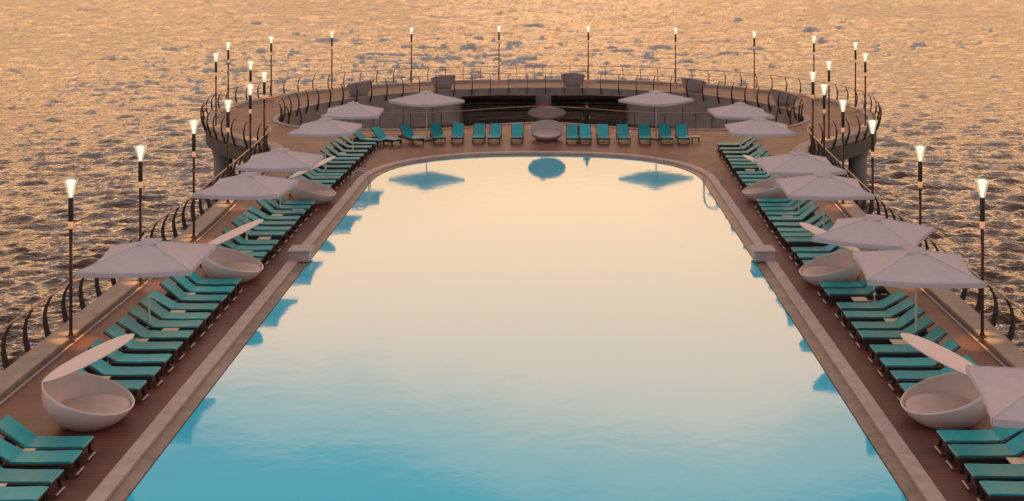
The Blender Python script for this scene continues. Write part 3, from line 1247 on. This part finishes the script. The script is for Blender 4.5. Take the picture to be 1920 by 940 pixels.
def make_lounger(ang=33.0):
    t = thing('sun_lounger')
    c_, s_ = math.cos(R(ang)), math.sin(R(ang))
    bl = 0.80
    seat_path = [(FOOT + 0.0, 0.325), (FOOT - 0.06, 0.335), (0.6, 0.33), (0.3, 0.325), (0.0, 0.33), (FOLD, 0.335)]
    seat = sling(MB(), seat_path, HW).build('seat', M['teal'], t, smooth=True)
    back_path = [(FOLD - 0.01 - c_ * bl * k_ / 5, 0.337 + s_ * bl * k_ / 5) for k_ in range(6)]
    back = sling(MB(), list(reversed(back_path)), HW).build('backrest', M['teal'], t, smooth=True)
    e = MB().tube([(FOOT + 0.012, -HW, 0.345), (FOOT + 0.012, HW, 0.345)], 0.018, 6)
    e.build('foot_piping', M['piping'], seat, smooth=True)
    f = MB()
    for s1 in (-1, 1):
        f.rbox((0.0, s1 * 0.325, 0.262), (1.94, 0.045, 0.14), 0.012)
    for x in (-0.95, -0.24, 0.45, 0.955):
        f.rbox((x, 0, 0.285), (0.045, 0.62, 0.07), 0.008)
    f.build('frame', M['wicker'], t)
    bf = MB()
    tip = back_path[-1]
    for s1 in (-1, 1):
        bf.tube([(FOLD, s1 * 0.335, 0.318), (tip[0] - 0.01, s1 * 0.335, tip[1] - 0.018)], 0.02, 6)
    bf.tube([(tip[0] - 0.012, -0.335, tip[1] - 0.018), (tip[0] - 0.012, 0.335, tip[1] - 0.018)], 0.02, 6)
    for s1 in (-1, 1):
        bf.tube([(FOLD - c_ * 0.5, s1 * 0.24, 0.30 + s_ * 0.5), (-0.86, s1 * 0.24, 0.29)], 0.014, 6)
    bf.build('back_frame', M['wicker'], t, smooth=True)
    for x, lean in ((0.86, 0.06), (-0.72, -0.05)):
        for s1 in (-1, 1):
            l_ = MB()
            rot = Matrix.Rotation(R(-lean * 90), 3, 'Y')
            l_.box((x + lean * 0.5, s1 * 0.325, 0.128), (0.085, 0.045, 0.262), rot, taper=0.75)
            l_.build('leg', M['wicker'], t)
    fb = MB().rbox((1.05, 0, 0.05), (0.045, 0.42, 0.035), 0.01)
    for s1 in (-1, 1):
        cn = MB()
        cn.tube([(0.89, s1 * 0.29, 0.06), (1.02, s1 * 0.24, 0.045), (1.05, s1 * 0.2, 0.045)], 0.014, 6)
        cn.build('foot_bracket', M['wicker'], t, smooth=True)
    fb.build('foot_bar', M['footbar'], t, smooth=True)
    return t


proto = [make_lounger(33.0), make_lounger(40.0), make_lounger(29.0), make_lounger(36.0)]
flat = make_lounger(1.5)
used = set()


def place(x, y, rz, lab, kind=None):
    p = kind if kind is not None else random.choice(proto)
    if id(p) not in used:
        used.add(id(p))
        o = p
    else:
        o = dup(p)
    o.location = (x, y, 0.003)
    o.rotation_euler.z = rz
    tag(o, lab, 'sun lounger', 'teal sun loungers around the pool')
    return o


rows = {
    ('left', 'in front of the nearest left daybed'): [24.9, 25.75, 26.7, 27.5],
    ('left', 'between the nearest and middle left daybeds'): [31.1, 32.1, 33.1, 34.15, 35.15, 36.1, 36.9, 37.85, 38.8, 39.75, 40.65],
    ('left', 'between the middle and farthest left daybeds'): [43.4, 44.3, 45.2, 46.1, 47.5, 48.35, 49.3, 50.25, 51.35, 52.3, 53.2],
    ('left', 'beyond the farthest left daybed'): [56.9, 58.0, 59.0, 59.8, 60.7, 62.0, 63.2, 64.3, 65.4, 66.7, 68.1, 69.3],
    ('right', 'in front of the nearest right daybed'): [25.15, 26.0, 27.05, 27.85],
    ('right', 'between the nearest and middle right daybeds'): [30.9, 31.8, 32.8, 33.9, 35.15, 36.0, 37.05, 37.95, 39.5, 40.3],
    ('right', 'between the middle and farthest right daybeds'): [43.1, 44.1, 45.0, 46.5, 47.3, 48.1, 49.1, 50.15, 51.05, 51.95, 52.75, 53.7],
    ('right', 'beyond the farthest right daybed'): [57.3, 58.3, 59.3, 60.3, 61.9, 62.9, 63.9, 64.9, 66.3, 67.5, 69.0],
}
for (side, where), ylist in rows.items():
    for i, y in enumerate(ylist):
        if side == 'left':
            xf = -9.24 + max(0, (y - 52)) * 0.019
            x, rz = xf - FOOT, R(random.uniform(-1.6, 1.6))
        else:
            xf = 9.2 + max(0, (y - 48)) * 0.02
            x, rz = xf + FOOT, PI + R(random.uniform(-1.6, 1.6))
        x += random.uniform(-0.03, 0.03)
        place(x, y, rz, f'teal sun lounger, {ORD[i + 1]} from the camera {where}')
# back row, feet towards the pool; the row bends round at its left end
for i, (px_, py_, rz) in enumerate([(969, 263, -90), (926, 263, -91), (897, 263, -89), (857, 263, -88), (824, 263, -78), (785, 265, -58), (745, 267, -40), (716, 268, -24)]):
    p = at(px_, py_, 0.2)
    a = R(rz)
    place(p.x - math.cos(a) * FOOT, p.y - math.sin(a) * FOOT, a,
          f'teal sun lounger in the back row, {ORD[i + 1]} to the left of the central daybed', proto[1])
for i, px_ in enumerate([1073, 1098, 1132, 1171, 1210, 1251, 1282]):
    p = at(px_, 264, 0.2)
    a = R(-90 + random.uniform(-2, 2))
    place(p.x - math.cos(a) * FOOT, p.y - math.sin(a) * FOOT, a,
          f'teal sun lounger in the back row, {ORD[i + 1]} to the right of the central daybed', proto[1])
bpy.data.objects.remove(flat) if flat.users and id(flat) not in used and not [c.name for c in flat.children] else None
if id(flat) not in used:
    for ch in list(flat.children_recursive):
        bpy.data.objects.remove(ch)
    bpy.data.objects.remove(flat)


# ------------------------------------------------------------------ low side tables
def make_table():
    t = thing('side_table')
    MB().rbox((0, 0, 0.325), (0.44, 0.42, 0.03), 0.008).build('table_top', M['cream'], t)
    f = MB()
    for s1 in (-1, 1):
        f.rbox((0, s1 * 0.17, 0.29), (0.36, 0.03, 0.04), 0.005)
        f.rbox((s1 * 0.17, 0, 0.29), (0.03, 0.30, 0.039), 0.005)
    f.build('apron', M['wicker'], t)
    for sx in (-1, 1):
        for sy in (-1, 1):
            MB().box((sx * 0.17, sy * 0.17, 0.155), (0.035, 0.035, 0.31), taper=0.8).build('leg', M['wicker'], t)
    return t


tab0 = make_table()
TABL = [('left', (59, 831)), ('left', (2, 898)), ('left', (180, 717)), ('left', (252, 647)), ('left', (314, 623)), ('left', (329, 588)), ('left', (350, 553)),
        ('left', (460, 472)), ('left', (494, 448)), ('left', (519, 404)), ('left', (560, 393)), ('left', (600, 330)), ('left', (637, 290)),
        ('right', (1904, 856)), ('right', (1684, 638)), ('right', (1671, 597)), ('right', (1614, 563)), ('right', (1513, 424)), ('right', (1474, 402)), ('right', (1481, 385)),
        ('right', (1447, 341)), ('right', (1406, 318)), ('right', (1412, 297)), ('right', (1397, 274))]
allY = {'left': sorted(sum([v for k_, v in rows.items() if k_[0] == 'left'], [])), 'right': sorted(sum([v for k_, v in rows.items() if k_[0] == 'right'], []))}
cnt = {'left': 0, 'right': 0}
for i, (side, (px_, py_)) in enumerate(sorted(TABL, key=lambda q_: (q_[0], -q_[1][1]))):
    o = tab0 if i == 0 else dup(tab0)
    p = at(px_, py_, 0.34)
    # settle into the nearest gap between two loungers
    gaps = [((a + b) / 2, b - a) for a, b in zip(allY[side], allY[side][1:]) if b - a < 2.2]
    gy, gw = min(gaps, key=lambda g_: abs(g_[0] - p.y))
    if abs(gy - p.y) < 0.6:
        p.y = gy
    sc_ = min(1.0, (gw - 0.69) / 0.42) if abs(gy - p.y) < 0.01 else 1.0
    o.location = (p.x, p.y, 0.003)
    o.scale = (1, max(0.45, sc_), 1)
    cnt[side] += 1
    tag(o, f'small cream-topped side table between loungers, {ORD[cnt[side]]} from the camera on the {side}', 'side table', 'side tables between the loungers')
o = dup(tab0)
p = at(1304, 258, 0.3)
o.location = (p.x, p.y, 0.003)
o.scale = (1.1, 1, 1.1)
tag(o, 'small side table at the right end of the back row of loungers', 'side table', 'side tables between the loungers')

# ------------------------------------------------------------------ pool blocks and ladders
for sgn, side in ((-1, 'left'), (1, 'right')):
    t = thing('pool_block', (sgn * 8.12, 45.0, 0.0))
    tag(t, f'pale stone block standing on the {side} edge of the pool', 'stone block')
    MB().rbox((0, 0, 0.17), (0.72, 0.80, 0.34), 0.02).build('block_body', M['coping'], t)
    MB().rbox((0, 0, 0.375), (0.80, 0.88, 0.07), 0.015).build('cap_slab', M['block'], t)
    l_ = thing('pool_ladder', (sgn * 7.9, 58.4, 0.0), 0 if sgn < 0 else PI)
    tag(l_, f'steel pool ladder with curved handrails on the {side} edge of the pool', 'pool ladder')
    for s1 in (-1, 1):
        pts = [(-0.55, s1 * 0.26, 0.02), (-0.53, s1 * 0.26, 0.45), (-0.42, s1 * 0.26, 0.72), (-0.2, s1 * 0.26, 0.84), (0.05, s1 * 0.26, 0.80), (0.22, s1 * 0.26, 0.60), (0.27, s1 * 0.26, 0.3), (0.27, s1 * 0.26, -0.5)]
        MB().tube(pts, 0.022, 8).build('handrail', M['steel'], l_, smooth=True)
    for z in (-0.12, -0.36):
        MB().rbox((0.27, 0, z), (0.09, 0.5, 0.03), 0.006).build('rung', M['steel'], l_)


# ------------------------------------------------------------------ waiter, bags, red cloth
def skinned(name, verts, edges, rad, m_, parent=None, sub=2):
    me_ = bpy.data.meshes.new(name)
    me_.from_pydata(verts, edges, [])
    o_ = bpy.data.objects.new(name, me_)
    COL.objects.link(o_)
    sk = o_.modifiers.new('skin', 'SKIN')
    sv = me_.skin_vertices[0].data
    for i, r_ in enumerate(rad):
        sv[i].radius = (r_ if isinstance(r_, tuple) else (r_, r_))
        sv[i].use_root = i == 0
    sb = o_.modifiers.new('sub', 'SUBSURF')
    sb.levels = sub
    sb.render_levels = sub
    dg = bpy.context.evaluated_depsgraph_get()
    me2 = bpy.data.meshes.new_from_object(o_.evaluated_get(dg))
    me2.name = name
    o_.modifiers.clear()
    o_.data = me2
    bpy.data.meshes.remove(me_)
    me2.materials.clear()
    me2.materials.append(m_)
    me2.polygons.foreach_set('use_smooth', [True] * len(me2.polygons))
    if parent is not None:
        o_.parent = parent
    return o_


pw = thing('person', (at(1101, 252, 0).x, 75.4, 0.003), R(-100))
tag(pw, 'person in dark clothes standing behind the back row of loungers', 'person')
# local: +X is the way the person faces, +Y its left
V = [(0, 0, 0.92), (0.01, 0, 1.10), (0.02, 0, 1.30), (0.02, 0, 1.43), (0.03, 0, 1.50),                      # 0-4 pelvis..neck
     (0.02, 0.17, 1.40), (0.03, 0.23, 1.14), (0.20, 0.20, 0.98),                                           # left arm
     (0.02, -0.17, 1.40), (-0.02, -0.23, 1.13), (0.08, -0.25, 0.88),                                       # right arm
     (0.0, 0.09, 0.86), (0.10, 0.10, 0.48), (0.03, 0.10, 0.09), (0.15, 0.11, 0.035),                         # left leg
     (0.0, -0.09, 0.86), (-0.03, -0.10, 0.48), (-0.16, -0.10, 0.10), (-0.04, -0.11, 0.035),                   # right leg
     (0.035, 0, 1.56), (0.045, 0, 1.64), (0.045, 0, 1.73)]
E = [(0, 1), (1, 2), (2, 3), (3, 4), (3, 5), (5, 6), (6, 7), (3, 8), (8, 9), (9, 10), (0, 11), (11, 12), (12, 13), (13, 14),
     (0, 15), (15, 16), (16, 17), (17, 18), (4, 19), (19, 20), (20, 21)]
RAD = [(0.15, 0.11), (0.135, 0.10), (0.16, 0.115), (0.13, 0.09), 0.055, 0.065, 0.045, 0.034, 0.065, 0.045, 0.034,
       0.085, 0.06, 0.042, 0.036, 0.085, 0.06, 0.042, 0.036, 0.062, 0.083, 0.07]
body = skinned('body', V, E, RAD, M['suit'], pw)
# face and hands in skin colour are faces of the same mesh
me_ = body.data
me_.materials.append(M['skin'])
for pl in me_.polygons:
    c_ = pl.center
    if c_.z > 1.49 or (abs(c_.y) > 0.12 and 0.84 < c_.z < 1.02 and ((c_.y > 0 and c_.x > 0.165) or (c_.y < 0 and c_.z < 0.91))):
        pl.material_index = 1
hair = MB()
pr = [(0.02, 0.115), (0.06, 0.10), (0.085, 0.06), (0.094, 0.01), (0.088, -0.05), (0.07, -0.07)]
hair.lathe(list(reversed(pr)), 16, (0.03, 0, 1.70))
hair.build('hair', M['hair'], pw, smooth=True)
fc = MB().lathe([(0.004, -0.03), (0.016, -0.02), (0.009, 0.02), (0.004, 0.035)], 8, (0.135, 0, 1.635))
fc.build('nose', M['skin'], pw, smooth=True)
for s1 in (-1, 1):
    MB().lathe([(0.004, -0.012), (0.013, 0), (0.004, 0.012)], 8, (0.122, s1 * 0.033, 1.665)).build('eye', M['black'], pw, smooth=True)
    MB().lathe([(0.006, -0.03), (0.02, -0.005), (0.018, 0.02), (0.006, 0.032)], 8, (0.04, s1 * 0.088, 1.645)).build('ear', M['skin'], pw, smooth=True)
    hx, hy, hz = ((0.20, 0.20, 0.98) if s1 > 0 else (0.08, -0.25, 0.88))
    dx, dz = (0.8, -0.6) if s1 > 0 else (0.25, -0.97)
    hn = MB()
    for q_, (oy, ln) in enumerate(((-0.028, 0.065), (-0.010, 0.078), (0.010, 0.074), (0.028, 0.058))):
        p0 = Vector((hx + dx * 0.05, hy + oy, hz + dz * 0.05))
        p1 = p0 + Vector((dx, 0, dz)) * ln * 0.6
        hn.tube([p0, p1, p1 + Vector((dx * 0.6 - 0.3 * dz, 0, dz * 0.9 - 0.2)) * ln * 0.35], [0.009, 0.0085, 0.007], 6)
    hn.tube([(hx + dx * 0.02, hy - s1 * 0.03, hz + dz * 0.02), (hx + dx * 0.06, hy - s1 * 0.055, hz + dz * 0.05), (hx + dx * 0.09, hy - s1 * 0.05, hz + dz * 0.09)], [0.011, 0.010, 0.008], 6)
    hn.build('fingers', M['skin'], pw, smooth=True)


def lump(mb, c, s, n=10, m=14, seed=0, rough=0.12):
    rr = random.Random(seed)
    ph = [rr.uniform(0, 6) for _ in range(6)]
    rows_ = []
    for i in range(n + 1):
        th = PI * i / n
        row = []
        for j in range(m + 1):
            a = 2 * PI * j / m
            k_ = 1 + rough * (math.sin(3 * a + ph[0] + th) + 0.7 * math.sin(5 * a + ph[1] + 3 * th) * math.sin(th))
            z = math.cos(th)
            row.append((c[0] + s[0] * k_ * math.sin(th) * math.cos(a), c[1] + s[1] * k_ * math.sin(th) * math.sin(a), c[2] + s[2] * (z if z > -0.6 else -0.6)))
        rows_.append(row)
    return mb.strip(rows_)


for px_, which, dx in ((1084, 'first and second', 0.0), (1128, 'second and third', -0.02)):
    p = at(px_, 238, 0.72)
    t = thing('bag', (p.x, p.y + 0.15, 0.003))
    tag(t, f'small black bag between the {which} loungers right of the central daybed', 'bag')
    lump(MB(), (0, 0, 0.50), (0.15, 0.10, 0.20), seed=3).build('bag_body', M['black'], t, smooth=True)
    MB().tube([(-0.08, 0, 0.64), (-0.06, 0, 0.76), (0, 0, 0.80), (0.06, 0, 0.76), (0.08, 0, 0.64)], 0.012, 6).build('bag_handle', M['black'], t, smooth=True)
    st = MB().rbox((0, 0, 0.36), (0.30, 0.24, 0.03), 0.006)
    for sx in (-1, 1):
        for sy in (-1, 1):
            st.box((sx * 0.12, sy * 0.09, 0.173), (0.025, 0.025, 0.346))
    st.build('luggage_stand', M['wicker'], t)

# a red cloth dropped over the raised edge of the centre daybed's lid
rc_ = MB()
lump(rc_, (0, 0, 0.06), (0.17, 0.12, 0.12), seed=9, rough=0.16)
lump(rc_, (0.13, 0.03, 0.04), (0.11, 0.09, 0.08), seed=4, rough=0.16)
o = rc_.build('red_towel', M['red'], smooth=True, loc=(0.18, 72.22, 1.90))
o.rotation_euler = (R(-24), 0, 0)
tag(o, 'crumpled red cloth lying on the lid of the central daybed', 'towel')
